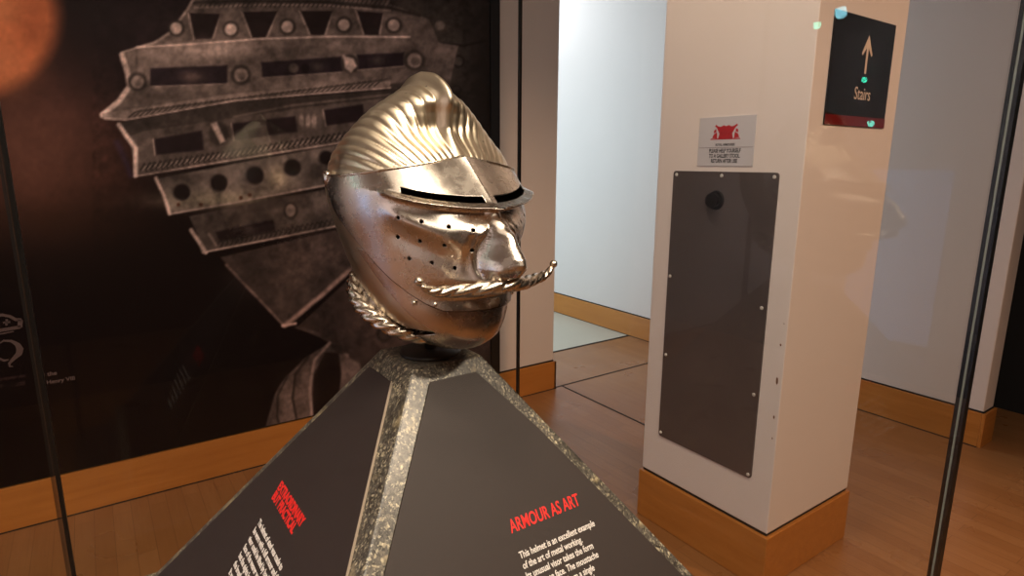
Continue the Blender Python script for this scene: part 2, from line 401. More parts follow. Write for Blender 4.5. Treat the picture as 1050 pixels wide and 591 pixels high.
    # second plate
    P1 = [(124, 55), (150, 48), (265, 41), (420, 39), (470, 47), (460, 92), (420, 84), (300, 95), (240, 102), (128, 122), (106, 121), (103, 116), (122, 104), (133, 92), (130, 74)]
    fill(P1, G(96)); glow(215, 52, 42, 9, G(158), .9); glow(350, 48, 50, 9, G(120), .6); glow(300, 52, 22, 8, G(66), .5); glow(170, 98, 42, 7, G(62), .55); glow(420, 70, 40, 30, G(66), .6)
    glow(330, 86, 60, 6, G(128), .7)
    stroke([(140, 48.5), (200, 45), (265, 40), (340, 37.5), (420, 38)], G(186), 1.8, 1)
    stroke([(125, 56), (131, 76), (133, 88), (122, 104), (105, 118)], G(186), 5.5, 1.2); stroke([(140, 52), (140, 70), (137, 88)], G(70), 3, 1.5, .7)
    for q in ([(154, 70), (233, 67), (233, 86), (154, 89)], [(268, 64), (350, 58), (352, 74), (269, 80)], [(366, 56), (414, 54), (414, 68), (367, 72)]):
        fill(q, (32, 25, 30), 1.2); stroke([q[3], q[2]], G(128), 1.2, 1)
    glow(197, 79, 12, 6, (92, 76, 72), .8); disc(301, 70, 5, G(84)); glow(325, 68, 7, 5, G(60), .8); disc(313, 70, 4.5, (22, 17, 20)); glow(388, 62, 8, 5, G(56), .8)
    for x, y, r in ((141, 84, 7), (247, 77, 7.5), (425, 62, 8)):
        disc(x, y, r+3, G(54), 1.5); disc(x, y, r-.5, G(126)); disc(x+1, y+1, r-3.5, G(92))
    disc(359, 65, 9, G(50), 1.5); fill([(352, 57), (362, 60), (366, 68), (360, 75), (354, 70)], G(172), 1.2)
    fill([(104, 116), (128, 113), (240, 96), (300, 91), (400, 83), (400, 89), (300, 97), (240, 103), (130, 123), (106, 122)], G(128), 1)
    for k in range(46):
        x = 132+k*5.6; y = 117-(x-132)*.128; stroke([(x, y+3.5), (x+6, y-1.5), (x+13, y-4)], G(60), 1.5, .7, 1)
    stroke([(108, 121.5), (130, 123), (240, 103.5), (300, 98), (400, 90)], G(176), 1.6, 1)
    # band in shade below it
    P2s = [(122, 126), (240, 105), (300, 100), (430, 90), (430, 112), (330, 128), (240, 140), (140, 152)]
    fill(P2s, G(48)); glow(230, 122, 60, 8, G(60), .6)
    stroke([(240, 120), (300, 108), (400, 97)], G(92), 1.4, 1.4)
    # third plate
    P2 = [(132, 140), (150, 134), (330, 108), (420, 98), (420, 140), (345, 146), (240, 163), (138, 180), (137, 165)]
    fill(P2, G(72)); glow(300, 147, 60, 6, G(92), .5)
    for q in ([(157, 143), (207, 134), (209, 154), (159, 159)], [(237, 127), (303, 119), (305, 135), (240, 144)], [(331, 113), (372, 107), (374, 124), (334, 129)]):
        fill(q, (28, 21, 24), 1.2); stroke([q[0], q[3]], G(120), 1.6, 1)
    glow(270, 134, 4, 8, G(72), .7)
    disc(224, 137, 10, G(46), 1.5, 12); fill([(216, 127), (222, 125), (231, 145), (226, 147)], G(176), 1.4)
    for x in (309, 316, 322): disc(x, 124, 2.6, G(120), 1, 6)
    for k in range(40):
        x = 144+k*5.4; y = 172-(x-144)*.158
        stroke([(x, y+3), (x+4, y-4), (x+9, y+1), (x+6, y+4)], G(34), 1.4, .7, 1)
        stroke([(x+2, y+3), (x+6, y-2)], G(130), 1.2, .7, .8)
    stroke([(138, 181), (240, 164), (345, 147), (410, 138)], G(156), 1.8, 1)
    stroke([(122, 128), (130, 140), (139, 152), (139, 180)], G(176), 4.5, 1.2); stroke([(120, 146), (130, 168), (134, 180)], (38, 32, 58), 4, 3, .6)
    # fourth plate with round holes
    P3 = [(163, 183), (240, 168), (345, 149), (410, 142), (410, 180), (345, 189), (240, 208), (174, 220), (170, 200)]
    fill(P3, G(84, -.02)); glow(225, 205, 60, 9, (134, 124, 108), .8); glow(285, 182, 12, 12, (142, 130, 112), .8); glow(320, 178, 18, 12, G(56), .7); glow(190, 182, 30, 6, G(44), .7); glow(330, 160, 22, 8, G(120), .5)
    for x, y, r in ((186, 197, 8.3), (224, 187.5, 8.6), (261, 180, 8.8), (299.5, 172, 8.4), (334, 162, 7)):
        disc(x, y, r+1, G(54), 1.2); disc(x+.6, y, r-.4, (20, 15, 16), 1.2)
    for x, y in ((183, 210), (206, 210), (256, 200), (247, 203)): disc(x, y, 1.8, (60, 34, 24), 1.2)
    stroke([(160, 183), (168, 200), (174, 219)], G(186), 3.6, 1.2); stroke([(175, 219.5), (240, 208), (345, 188)], G(150), 1.6, 1)
    # fifth plate
    P4 = [(194, 222), (240, 212), (345, 192), (410, 186), (410, 226), (345, 232), (206, 259), (202, 240)]
    fill(P4, G(58)); glow(305, 222, 30, 12, G(82), .6)
    fill([(221, 238), (280, 225), (283, 238), (226, 248)], (24, 18, 20), 1.2); glow(256, 236, 6, 4, G(60), .8)
    disc(298, 216, 7.5, G(38), 1.2, 9); disc(298, 216, 5, G(112), 1, 6.5); disc(328, 206, 9, G(78), 2)
    for k in range(30):
        x = 222+k*5.0; y = 250-(x-222)*.19
        stroke([(x, y+3), (x+3, y-3), (x+7, y), (x+4, y+4)], G(36), 1.4, .7, 1)
    stroke([(208, 259), (275, 246), (345, 232)], G(160), 1.6, 1); stroke([(196, 236), (204, 248), (211, 259)], G(156), 4, 1.2); stroke([(214, 240), (222, 252)], G(110), 1.5, 1.5)
    # chin and neck plates
    fill([(226, 264), (345, 236), (410, 232), (410, 250), (358, 278), (298, 334), (290, 334)], G(52, .04)); glow(330, 262, 36, 22, G(78, .05), .8); glow(262, 285, 26, 22, G(40, .04), .7)
    stroke([(232, 272), (290, 333)], G(118, .05), 2.2, 1.4, .8); stroke([(292, 334), (330, 303), (362, 274)], G(132, .06), 4.6, 1.5); stroke([(290, 334), (303, 332)], G(180, .05), 2.6, 1.2)
    fill([(304, 336), (330, 312), (362, 282), (520, 330), (500, 470), (372, 470), (352, 384), (340, 352)], G(46, .08)); glow(420, 340, 42, 30, G(72, .08), .8)
    stroke([(304, 336), (325, 342), (340, 352)], G(64, .05), 2, 1.5)
    disc(394, 343, 8, G(34, .05), 1.6); disc(394, 343, 5, G(54, .05), 1.4); disc(354, 366, 4, G(110, .05), 1.4)
    fill([(347, 362), (368, 372), (400, 470), (330, 470), (336, 420)], G(84, .05), 1.5)
    # shoulder lames
    fill([(262, 470), (275, 428), (282, 404), (292, 388), (312, 368), (338, 351), (348, 366), (344, 392), (332, 422), (326, 470)], G(66, .04), 1.3)
    fill([(334, 362), (347, 362), (350, 384), (340, 470), (322, 470), (318, 420), (322, 384)], (20, 13, 13), 1.4)
    glow(296, 420, 9, 22, G(104, .04), .8); glow(314, 402, 7, 22, G(96, .04), .6); stroke([(338, 352), (322, 370), (318, 398), (320, 432)], G(132, .04), 2.6, 1.4)
    stroke([(316, 366), (303, 384), (300, 408), (306, 440)], G(26, .04), 2, 1.3); stroke([(294, 387), (285, 405), (284, 428), (290, 446)], G(30, .04), 2, 1.3)
    # captions too dim to read
    for y in (389, 396.5):
        blend((np.abs(py-(y-(px)*.13)) < 1.6)*(px > -60)*(px < 26)*(.25+.5*(f2 > .5)), (52, 38, 38))
    lum = img.mean(1)
    f4 = fractal(4, 2); tex = 1+np.where(px > 95, 1, .25)*((f1-.5)*.7+(f2-.5)*.6+(f4-.5)*.35)*np.clip(lum/45, 0, 1)
    img *= tex[:, None]
    img = np.clip(img, 0, 255)/255
    return np.where(img <= .04045, img/12.92, ((img+.055)/1.055)**2.4)

poster = empty('wall_poster', (.4, WY, .22))
tag(poster, 'huge dark wall poster showing a close-up of a spiked steel visor', 'poster')
X0, X1, Z0, Z1 = -1.9, 2.055, BH+.012, 3.1
PYP = WY-.018       # face of the print, carried on a board
nx, nz = 720, 500
def xz_grid():
    xs = np.linspace(X0, X1, nx); zs = np.linspace(Z0, Z1, nz)
    XX, ZZ = np.meshgrid(xs, zs); return XX.ravel(), ZZ.ravel()
gx, gz = xz_grid()
vs = np.stack([gx, np.full_like(gx, PYP), gz], 1)
# the picture is laid out in its own plane; one linear-fractional map gives picture units
d = vs-np.array([0, 0, CAM_H]); zc = d@np.array(FW)
u = 525+F_PX*(d@np.array(RT))/zc; v = 295.5-F_PX*(d@np.array(UP))/zc
rgb = paint_poster(u, v)
i = (np.arange(nz-1)[:, None]*nx+np.arange(nx-1)[None, :]).ravel()
fs = np.stack([i, i+1, i+1+nx, i+nx], 1)
me = bpy.data.meshes.new('print'); me.from_pydata(vs.tolist(), [], fs.tolist())
ca = me.color_attributes.new('ink', 'FLOAT_COLOR', 'POINT')
ca.data.foreach_set('color', np.concatenate([rgb, np.ones((len(rgb), 1))], 1).astype(np.float32).ravel())
t = Mt('poster_ink'); at = t.n('ShaderNodeVertexColor', layer_name='ink')
INK = t.n('ShaderNodeMix', data_type='RGBA', blend_type='MULTIPLY'); INK.inputs[0].default_value = 1
t.l(at.outputs['Color'], INK.inputs[6]); INK.inputs[7].default_value = (1.9, 1.88, 1.94, 1)
t.set(Base_Color=INK.outputs[2], Roughness=.5); t.b.inputs['Specular IOR Level'].default_value = .10
link_mesh('print', me, t.m, poster)
box('backing_board', X0-.01, X1+.005, PYP+.0008, WY+.001, Z0-.002, Z1+.01, m_black, poster)
box('frame_edge', X1+.005, 2.125, WY-.030, WY+.001, Z0-.002, Z1+.01, simple('black_frame', (8, 8, 8), .5), poster)['label'] = 'black right-hand border'
def at_poster(x, y, lift=.0006):
    dv = FW + RT*((x-525)/F_PX) - UP*((y-295.5)/F_PX); s_ = (PYP-lift)/dv.y
    return Vector((0, 0, CAM_H))+dv*s_
m_poster_txt = simple('poster_lettering_ink', (116, 96, 94), .6)
p0 = at_poster(41, 387); text('caption', 'w the', .026, p0, (1, 0, 0), (0, 0, 1), m_poster_txt, poster, offset=.0005)
p0 = at_poster(43, 395); text('caption', 's Henry VIII', .0245, p0, (1, 0, 0), (0, 0, 1), m_poster_txt, poster, offset=.0005)
# crown and flourish emblem
def ribbon(pts, w):     # flat ribbon along poster points (x,z), width w (list or number)
    bm = bmesh.new(); n = len(pts); L_ = []
    for k in range(n):
        a = Vector(pts[max(k-1, 0)]); b = Vector(pts[min(k+1, n-1)]); tt = (b-a).normalized(); nn = Vector((-tt.y, tt.x))
        wk = (w[k] if isinstance(w, (list, tuple)) else w)/2; p = Vector(pts[k])
        L_.append((bm.verts.new((p.x+nn.x*wk, PYP-.0012, p.y+nn.y*wk)), bm.verts.new((p.x-nn.x*wk, PYP-.0012, p.y-nn.y*wk))))
    for k in range(n-1): bm.faces.new((L_[k][0], L_[k+1][0], L_[k+1][1], L_[k][1]))
    ex_ = bmesh.ops.extrude_face_region(bm, geom=bm.faces[:])
    for v_ in ex_['geom']:
        if isinstance(v_, bmesh.types.BMVert): v_.co.y += .0008
    return bm
def pp(l): return [(at_poster(x, y).x, at_poster(x, y).z) for x, y in l]
eb = ribbon(pp([(-12, 338), (0, 339), (12, 337), (21, 335.5)]), .014)
merge(eb, ribbon(pp([(-8, 326), (2, 323), (10, 324.5), (16, 328), (22, 328)]), .012))
merge(eb, ribbon(pp([(21, 328), (20.5, 336)]), .016))
merge(eb, ribbon(pp([(7, 327.5), (6.5, 334)]), .008)); merge(eb, ribbon(pp([(3, 331), (10.5, 330.5)]), .008))
merge(eb, ribbon(pp([(-6, 344), (4, 342), (14, 340)]), .005))
merge(eb, ribbon(pp([(-2, 353), (4, 349.5), (12, 350), (18, 353.5), (20.5, 358), (19.5, 363), (14, 368), (9.5, 373), (10, 376), (13.5, 376)]), [.004, .008, .011, .018, .024, .022, .014, .009, .007, .004]))
merge(eb, ribbon(pp([(-6, 366), (0, 368), (4, 370), (9, 369)]), [.004, .008, .010, .005]))
from_bm('emblem', eb, m_poster_txt, poster)['label'] = 'pale crown above a curled flourish'

# ------------------------------------------------------------------ plinth (stone pyramid with two text panels)
QX, QY, QZ, QA, QK = 0.31541228, 0.62491207, 1.37648743, 0.04421338, 0.70499728
SL = math.sqrt(1+QK*QK)
plinth = empty('display_plinth', (QX, QY, 0))
tag(plinth, 'speckled stone pyramid plinth with dark text panels beneath the helmet', 'plinth')
ZB = 1.004
wB = QA+QK*(QZ-ZB)
bm = bmesh.new()
top = [bm.verts.new((QX+sx*QA, QY+sy*QA, QZ)) for sx, sy in ((-1, -1), (1, -1), (1, 1), (-1, 1))]
bot = [bm.verts.new((QX+sx*wB, QY+sy*wB, ZB)) for sx, sy in ((-1, -1), (1, -1), (1, 1), (-1, 1))]
bm.faces.new(top); bm.faces.new(bot[::-1])
for k in range(4): bm.faces.new((bot[k], bot[(k+1) % 4], top[(k+1) % 4], top[k]))
bmesh.ops.bevel(bm, geom=bm.edges[:], offset=.0022, segments=2, affect='EDGES', profile=.6)
from_bm('pyramid', bm, m_stone, plinth)
box('base_slab', QX-wB-.014, QX+wB+.014, QY-wB-.014, QY+wB+.014, ZB-.03, ZB+.001, m_stone, plinth, bev=.002)
def face_pt(side, u, s, lift=0.0):
    """u along the face (reader's right), s down the slope"""
    z = QZ-s/SL; out = QA+QK*(QZ-z); nz_ = QK/SL*lift; no = 1/SL*lift
    if side == 'S': return Vector((QX+u, QY-out-no, z+nz_))
    return Vector((QX-out-no, QY-u, z+nz_))
def face_ax(side):
    o = face_pt(side, 0, 0); return (face_pt(side, 1, 0)-o).normalized(), (o-face_pt(side, 0, 1)).normalized()
def panel(side, pts, name):
    xd, yd = face_ax(side); nrm = xd.cross(yd)
    return prism(name, [face_pt(side, u_, s_, .0002) for u_, s_ in pts], nrm*.0024, m_panel, plinth)
sB = (QZ-ZB)*SL-.012
def edge(s, inset): return QA+QK*s/SL-inset
pS = panel('S', [(-edge(.0185, .0255), .0185), (edge(.0185, .0255), .0185), (edge(.10, .0165), .10), (edge(sB, .013), sB), (-edge(sB, .021), sB), (-edge(.19, .0215), .19)], 'text_panel')
pW = panel('W', [(-edge(.0245, .0155), .0245), (edge(.0245, .0375), .0245), (edge(.19, .0285), .19), (edge(sB, .026), sB), (-edge(sB, .0145), sB), (-edge(.14, .0145), .14)], 'text_panel')
pS['label'] = 'dark brown panel headed ARMOUR AS ART'; pW['label'] = 'dark brown panel headed EXTRAORDINARY BUT PRACTICAL'
# pale strip painting the light caught on the left panel's near edge
xd, yd = face_ax('W'); nr = xd.cross(yd)
prism('panel_edge_highlight', [face_pt('W', u_, s_, .0002) for u_, s_ in ((edge(.0245, .0375)+.0001, .0245), (edge(.0245, .0375)+.0012, .0245), (edge(.19, .0285)+.0012, .19), (edge(sB, .026)+.0012, sB), (edge(sB, .026)+.0001, sB), (edge(.19, .0285)+.0001, .19))], nr*.0026, m_edge_highlight, pW)
def lines(side, parent, body, size, u0, s0, pitch, sx, mat, off=.0002, nm='lettering', anchor=None):
    xd, yd = face_ax(side)
    for k, ln in enumerate(body):
        text(nm, ln, size, face_pt(side, u0, s0+pitch*k, .0029), xd, yd, mat, parent, sx=sx, offset=off, extr=.00015)
lines('S', pS, ['ARMOUR AS ART'], .0190, .0095, .1950, 0, .645, m_red_print, .0003, 'heading')
lines('S', pS, ['This helmet is an excellent example', 'of the art of metal working.', 'Its unusual visor takes the form', 'of a human face. The moustache', 'was hammered from a single', 'sheet of steel and he would'], .0098, .0100, .2215, .0103, .735, m_white_print, .00015)
lines('W', pW, ['EXTRAORDINARY', 'BUT PRACTICAL'], .0150, -.0900, .1985+.009, .0128, .80, m_red_print, .0006, 'heading')
lines('W', pW, ['The helmet of steel was made to', 'be worn with a full armour and the', 'visor could be lifted by hand. The', 'face of the wearer was covered', 'but the sights let him see and', 'the breaths let in the air.', 'It was fitted to the'], .0098, -.0875, .2530, .0106, .80, m_white_print, .00028)

# ------------------------------------------------------------------ glass showcase around the plinth
GX0, GX1, GY0, GY1 = -.088, .722, .212, 1.014
case = empty('glass_showcase', ((GX0+GX1)/2, (GY0+GY1)/2, 0))
tag(case, 'tall square glass showcase enclosing the helmet and its plinth', 'showcase')
TH = .008; ZG0, ZG1 = .93, 2.45
b = .0035
for nm, a in (('near', (GX0+b, GX1-b, GY0, GY0+TH)), ('far', (GX0+b, GX1-b, GY1-TH, GY1)), ('left', (GX0, GX0+TH, GY0+TH+b, GY1-TH-b)), ('right', (GX1-TH, GX1, GY0+TH+b, GY1-TH-b))):
    box('glass_pane', a[0], a[1], a[2], a[3], ZG0, ZG1, m_glass, case)
def corner(cx, cy, w):
    sx = 1 if cx < .3 else -1; sy = 1 if cy < .6 else -1
    bm = bmesh.new()
    add_box(bm, min(cx, cx+sx*w), max(cx, cx+sx*w), min(cy, cy+sy*w), max(cy, cy+sy*w), ZG0, ZG1, .0008)
    return from_bm('corner_seal', bm, m_seal, case)
for cx, cy, w in ((GX0, GY0, .009), (GX1, GY1, .006)): corner(cx, cy, w)
m_case_edge = simple('dark_pane_edge', (58, 42, 34), .3)
m_edge = simple('polished_pane_edge', (150, 160, 150), .25)
def strip(nm, x0, x1, y0, y1, m): box(nm, x0, x1, y0, y1, ZG0, ZG1, m, case)
strip('corner_seal', GX1-.010, GX1, GY0, GY0+.0035, m_seal); strip('pane_edge', GX1-.009, GX1-.001, GY0+.0035, GY0+.0058, m_edge); strip('corner_seal', GX1-.010, GX1, GY0+.0058, GY0+.0092, m_seal)
strip('corner_seal', GX0, GX0+.0035, GY1-.010, GY1, m_black); strip('pane_edge', GX0+.0035, GX0+.005, GY1-.009, GY1-.001, m_case_edge); strip('corner_seal', GX0+.005, GX0+.0105, GY1-.010, GY1, m_seal)
m_case = simple('dark_case_base', (26, 22, 20), .4)
box('case_base', GX0-.004, GX1+.004, GY0-.004, GY1+.004, 0, ZG0, m_case, case, bev=.003)
box('glass_lid', GX0, GX1, GY0, GY1, ZG1+.0005, ZG1+.0085, m_glass, case)
box('deck', QX-wB-.03, QX+wB+.03, QY-wB-.03, QY+wB+.03, ZG0, ZB-.03, m_case, case, bev=.002)

# ------------------------------------------------------------------ helmet
HROT = math.radians(-87.0+0.0)     # facing direction in plan
def hw(p):      # helmet frame (x forward, y wearer's left, z up) to the world
    c, s = math.cos(HROT), math.sin(HROT)
    return Vector((QX+p[0]*c-p[1]*s, QY+p[0]*s+p[1]*c, QZ+p[2]))
_T = [(.022, .004, .052), (.0255, .022, .056), (.032, .036, .055), (.044, .053, .048), (.066, .0735, .026), (.100, .0875, .006), (.140, .0980, -.004),
      (.175, .1065, -.010), (.200, .1085, -.011), (.228, .0995, -.011), (.243, .0885, -.011), (.258, .0755, -.010), (.271, .0635, -.008), (.283, .0505, -.006), (.292, .0385, -.005), (.300, .0265, -.005), (.3055, .0155, -.005), (.3085, .0004, -.005)]
def sstep(a, b_, x):
    t_ = max(0, min(1, (x-a)/(b_-a))); return t_*t_*(3-2*t_)
def _interp(z):
    T = _T
    if z <= T[0][0]: return T[0][1], T[0][2]
    if z >= T[-1][0]: return T[-1][1], T[-1][2]
    for i in range(len(T)-1):
        if T[i][0] <= z <= T[i+1][0]: break
    z0, z1 = T[i][0], T[i+1][0]; t_ = (z-z0)/(z1-z0); o = []
    for c in (1, 2):
        m = lambda j: 0 if j <= 0 or j >= len(T)-1 else (T[j+1][c]-T[j-1][c])/(T[j+1][0]-T[j-1][0])
        p0, p1 = T[i][c], T[i+1][c]; d_ = p1-p0
        m0 = (m(i) if i > 0 else d_/(z1-z0))*(z1-z0); m1 = (m(i+1) if i+1 < len(T)-1 else d_/(z1-z0))*(z1-z0)
        if d_ == 0: m0 = m1 = 0
        else: m0 = max(min(m0/d_, 3), 0)*d_; m1 = max(min(m1/d_, 3), 0)*d_
        o.append((2*t_**3-3*t_*t_+1)*p0+(t_**3-2*t_*t_+t_)*m0+(-2*t_**3+3*t_*t_)*p1+(t_**3-t_*t_)*m1)
    return o[0], o[1]
def base(phi, z, off=0.0):
    h, x0 = _interp(z); ka = 1.15-.17*sstep(.215, .270, z)+.34*sstep(.272, .304, z); A = ka*h; B = h*math.sqrt((1-.25*ka*ka)/.75)
    r = 1/math.sqrt((math.cos(phi)/A)**2+(math.sin(phi)/B)**2)+off
    dg_ = (math.degrees(phi)+180) % 360-180
    pull = .030*math.exp(-(dg_/50)**2)*sstep(.190, .228, z)*sstep(.292, .245, z)
    return Vector((x0+r*math.cos(phi)-pull, r*math.sin(phi), z))
def lerpt(tab, x):
    if x <= tab[0][0]: return tab[0][1]
    for (a, b_), (c, d_) in zip(tab[:-1], tab[1:]):
        if x <= c: return b_+(d_-b_)*(x-a)/(c-a)
    return tab[-1][1]
D = math.degrees
def z_top(deg): return lerpt([(0, .2290), (8, .2262), (15, .2238), (28, .2195), (45, .2155), (60, .2120), (80, .2090), (110, .2085)], abs(deg))
def z_lip(deg): return lerpt([(0, .1800), (10, .1805), (20, .1825), (30, .1855), (45, .1925), (60, .197), (110, .199)], abs(deg))
SEAM = [(.045, 30), (.064, 42), (.0878, 52), (.1076, 60), (.12, 65), (.14, 75), (.157, 84), (.1745, 93), (.195, 98), (.22, 100)]
def seam(z): return lerpt(SEAM, z)

def grid_mesh(name, cols, rows, fn, mats, parent=None, closed=False, keep=None, thick=.0016, hollow=True, uvflip=False):
    vs, fs = [], []
    for j in range(rows+1):
        for i in range(cols+(0 if closed else 1)): vs.append(hw(fn(i/cols, j/rows)))
    n = cols if closed else cols+1
    for j in range(rows):
        for i in range(cols):
            if keep and not keep((i+.5)/cols, (j+.5)/rows): continue
            a = j*n+i; b_ = j*n+(i+1) % n; fs.append((a, b_, b_+n, a+n))
    o = from_data(name, vs, fs, mats, None, True)
    if thick:
        md = o.modifiers.new('s', 'SOLIDIFY'); md.thickness = thick; md.offset = -1
        if hollow: md.material_offset = 1; md.material_offset_rim = 0
    return o
def finish(o, parent):
    o.parent = parent; o.matrix_parent_inverse = Matrix.Translation(parent_world(parent)).inverted(); return o
helmet = empty('armour_helmet', (QX, QY, QZ+.012))
tag(helmet, 'fluted steel helmet with a face visor, big nose and twisted moustache', 'helmet')

# skull with flutes fanning from a raised comb
def flute(p, z, deg):
    al = math.degrees(math.atan2(abs(p.y), p.z-.150))
    if p.z < .150: return 0
    fade = sstep(.200, .214, p.z)*sstep(88, 66, al)*sstep(2.5, 6, al)
    ph = (al/4.9) % 1.0; s_ = abs(math.sin(PI*ph))
    return fade*(.0018*(s_**.7)-.0010)
def skull_fn(u, v):
    deg = -180+360*u; ph = math.radians(deg)
    z = .045+(.307-.045)*v if v < .6 else None
    if v < .6: z = .045+(.205-.045)*v/.6
    else:
        q = (v-.6)/.4; z = .205+(.3085-.205)*math.sin(q*PI/2)**1.0
    p = base(ph, z)
    h, x0 = _interp(z)
    e = .004; pu = base(ph, min(z+e, .3085)); pd = base(ph, z-e); pl = base(ph+.02, z)
    nrm = (pl-p).cross(pu-pd)
    if nrm.length > 1e-9: nrm.normalize()
    else: nrm = Vector((0, 0, 1))
    f = flute(p, z, deg)
    p = p+nrm*f
    # comb: raised keel along the middle line
    if p.z > .19:
        hgt = .0115*(sstep(.215, .262, p.z) if p.x > x0 else sstep(.20, .26, p.z))
        p = p+Vector((nrm.x, 0, max(nrm.z, 0))).normalized()*hgt*math.exp(-(abs(p.y)/.0070)**2.4) if nrm.z > -.5 else p
    return p
def skull_keep(u, v):
    deg = abs(-180+360*u); z = .045+(.205-.045)*v/.6 if v < .6 else .205+(.3085-.205)*math.sin((v-.6)/.4*PI/2)
    if deg < 58 and z > .13 and z < z_top(deg)-.0045: return False
    if z < .203 and z > .13 and deg < 72: return False
    if z < .2 and deg < seam(z)-6: return False
    if z < .052+.03*max(0, (deg-90)/90): return False
    return True
sk = grid_mesh('skull', 560, 260, skull_fn, [m_skull, m_hollow], closed=True, keep=skull_keep, thick=.0015)
bake(sk); finish(sk, helmet)
sk['label'] = 'fluted skull with raised comb'

# visor
def gau(x, s): return math.exp(-(x/s)**2)
def visor_pt(phi, z, off=.0035):
    deg = math.degrees(phi); ad = abs(deg)
    p = base(phi, z, off)
    zl = z_lip(deg); zt = z_top(deg)
    fr = Vector((math.cos(phi), math.sin(phi), 0))
    front = .55*gau(deg, 36)+.45*math.exp(-ad/6)
    side = sstep(52, 40, ad)
    if z >= zl:                                     # brow: leans out towards the sights, keel in front
        q = (zt-z)/(zt-zl)
        p += Vector((1, 0, 0))*(.001+.013*q)*front
        p += fr*(.0035*q)*side
        p += fr*.0085*math.exp(-((z-zl)/.0026)**2)*side            # thin ledge under the sights
    else:
        dz = zl-z
        p += Vector((1, 0, 0))*(.014*math.exp(-dz/.012)*front+.026*gau(deg, 30)*sstep(0, .026, dz)*sstep(.086, .112, z)+.010*gau(deg, 34)*sstep(.112, .086, z))
        p += fr*(.0035*math.exp(-dz/.004)+.0085*math.exp(-(dz/.0022)**2))*side
        y = p.y; ay = abs(y)
        # nose: narrow bridge swelling to a bulb, undercut below
        H = lerpt([(.101, 0), (.104, .0035), (.107, .011), (.110, .022), (.113, .0325), (.117, .0435), (.121, .0505), (.125, .0545), (.129, .0555), (.134, .0525), (.140, .0455), (.147, .036), (.155, .027), (.163, .0195), (.172, .0125), (.182, .008)], z)
        Wd = lerpt([(.103, .0100), (.112, .0130), (.123, .0150), (.132, .0140), (.142, .0115), (.155, .0085), (.175, .0060)], z)
        tq = ay/(Wd*1.45); nose = H*(.72*(max(0, 1-tq**2.0)**.62)+.28*math.exp(-(ay/(Wd*1.15))**2))
        nose *= .72; wing = .007*gau(ay-.0165, .0055)*(gau(z-.1215, .0115) if z > .1215 else gau(z-.1215, .0085))
        p.x += max(nose, 0)+wing*(1-.75*math.exp(-(ay/.012)**4))
        # creases beside the nose, swollen lip and cheeks
        rr = math.hypot(ay*1.12, (z-.131)*.8)
        win = sstep(.108, .122, z)*sstep(.176, .160, z)
        p.x += (.0020*gau(rr-.0300, .0034)-.0024*gau(rr-.0250, .0028)+.0014*gau(rr-.038, .0045))*win
        p.x += .008*gau(ay-.018, .014)*gau(z-.1085, .0085)
        a0, z0, a1, z1 = 46, .174, 17, .146
        t_ = max(0, min(1, (a0-ad)/(a0-a1))); zc_ = z0+(z1-z0)*t_
        p += fr*(.0034*gau(z-zc_, .0085)*sstep(54, 40, ad)*sstep(11, 22, ad)-.0020*gau(z-zc_+.020, .010)*sstep(54, 40, ad)*sstep(11, 22, ad))
        p.x -= .006*gau(y, .03)*gau(z-.088, .009)
    return p
def vis_bot(ad): return lerpt([(0, .0765), (28, .0775), (36, .083), (46, .094), (56, .108), (64, .122), (74, .140), (84, .158), (93, .1755), (98, .194), (104, .1985)], ad)
S0, S1 = .0042, .0104          # the sights, above the ledge
DEGS = sorted(set([round(x, 3) for x in np.linspace(-100, 100, 461)]+[-38.5, -3.0, 3.0, 38.5]))
def up_fn(deg, v):
    zl, zt = z_lip(deg), z_top(deg)
    dz = lerpt([(0, -.0005), (.16, S0), (.34, S1), (1, zt-zl)], v)
    ph = math.radians(deg); p = visor_pt(ph, zl+dz)
    if dz > 0:                       # straight-ruled brow between the ledge and the top edge
        q = dz/(zt-zl); a_ = visor_pt(ph, zl+.0001)-Vector((math.cos(ph), math.sin(ph), 0))*.0085*sstep(52, 40, abs(deg)); b_ = visor_pt(ph, zt-.00001)+Vector((.007*math.exp(-abs(deg)/6), 0, 0))
        r_ = a_.lerp(b_, q)+Vector((math.cos(ph), math.sin(ph), 0))*.0085*math.exp(-(dz/.0026)**2)*sstep(52, 40, abs(deg))
        p = r_
    return p
def lo_fn(deg, v):
    zl = z_lip(deg); zb_ = min(vis_bot(abs(deg)), zl-.0006)
    return visor_pt(math.radians(deg), zb_+(zl-.0005001-zb_)*v)
NL, NU = 180, 100
vv, ff = [], []
for j in range(NL+NU+1):
    for d_ in DEGS: vv.append(hw(lo_fn(d_, j/NL) if j <= NL else up_fn(d_, (j-NL)/NU)))
nd = len(DEGS)
for j in range(NL+NU):
    tv = (j+.5-NL)/NU
    for i_ in range(nd-1):
        dm = abs((DEGS[i_]+DEGS[i_+1])/2)
        if .16 < tv < .34 and 3.0 < dm < 38.5: continue
        a_ = j*nd+i_; ff.append((a_, a_+1, a_+1+nd, a_+nd))
vis = from_data('visor', vv, ff, [m_steel, m_hollow], None, True)
md = vis.modifiers.new('s', 'SOLIDIFY'); md.thickness = .0016; md.offset = -1; md.material_offset = 1; md.material_offset_rim = 1
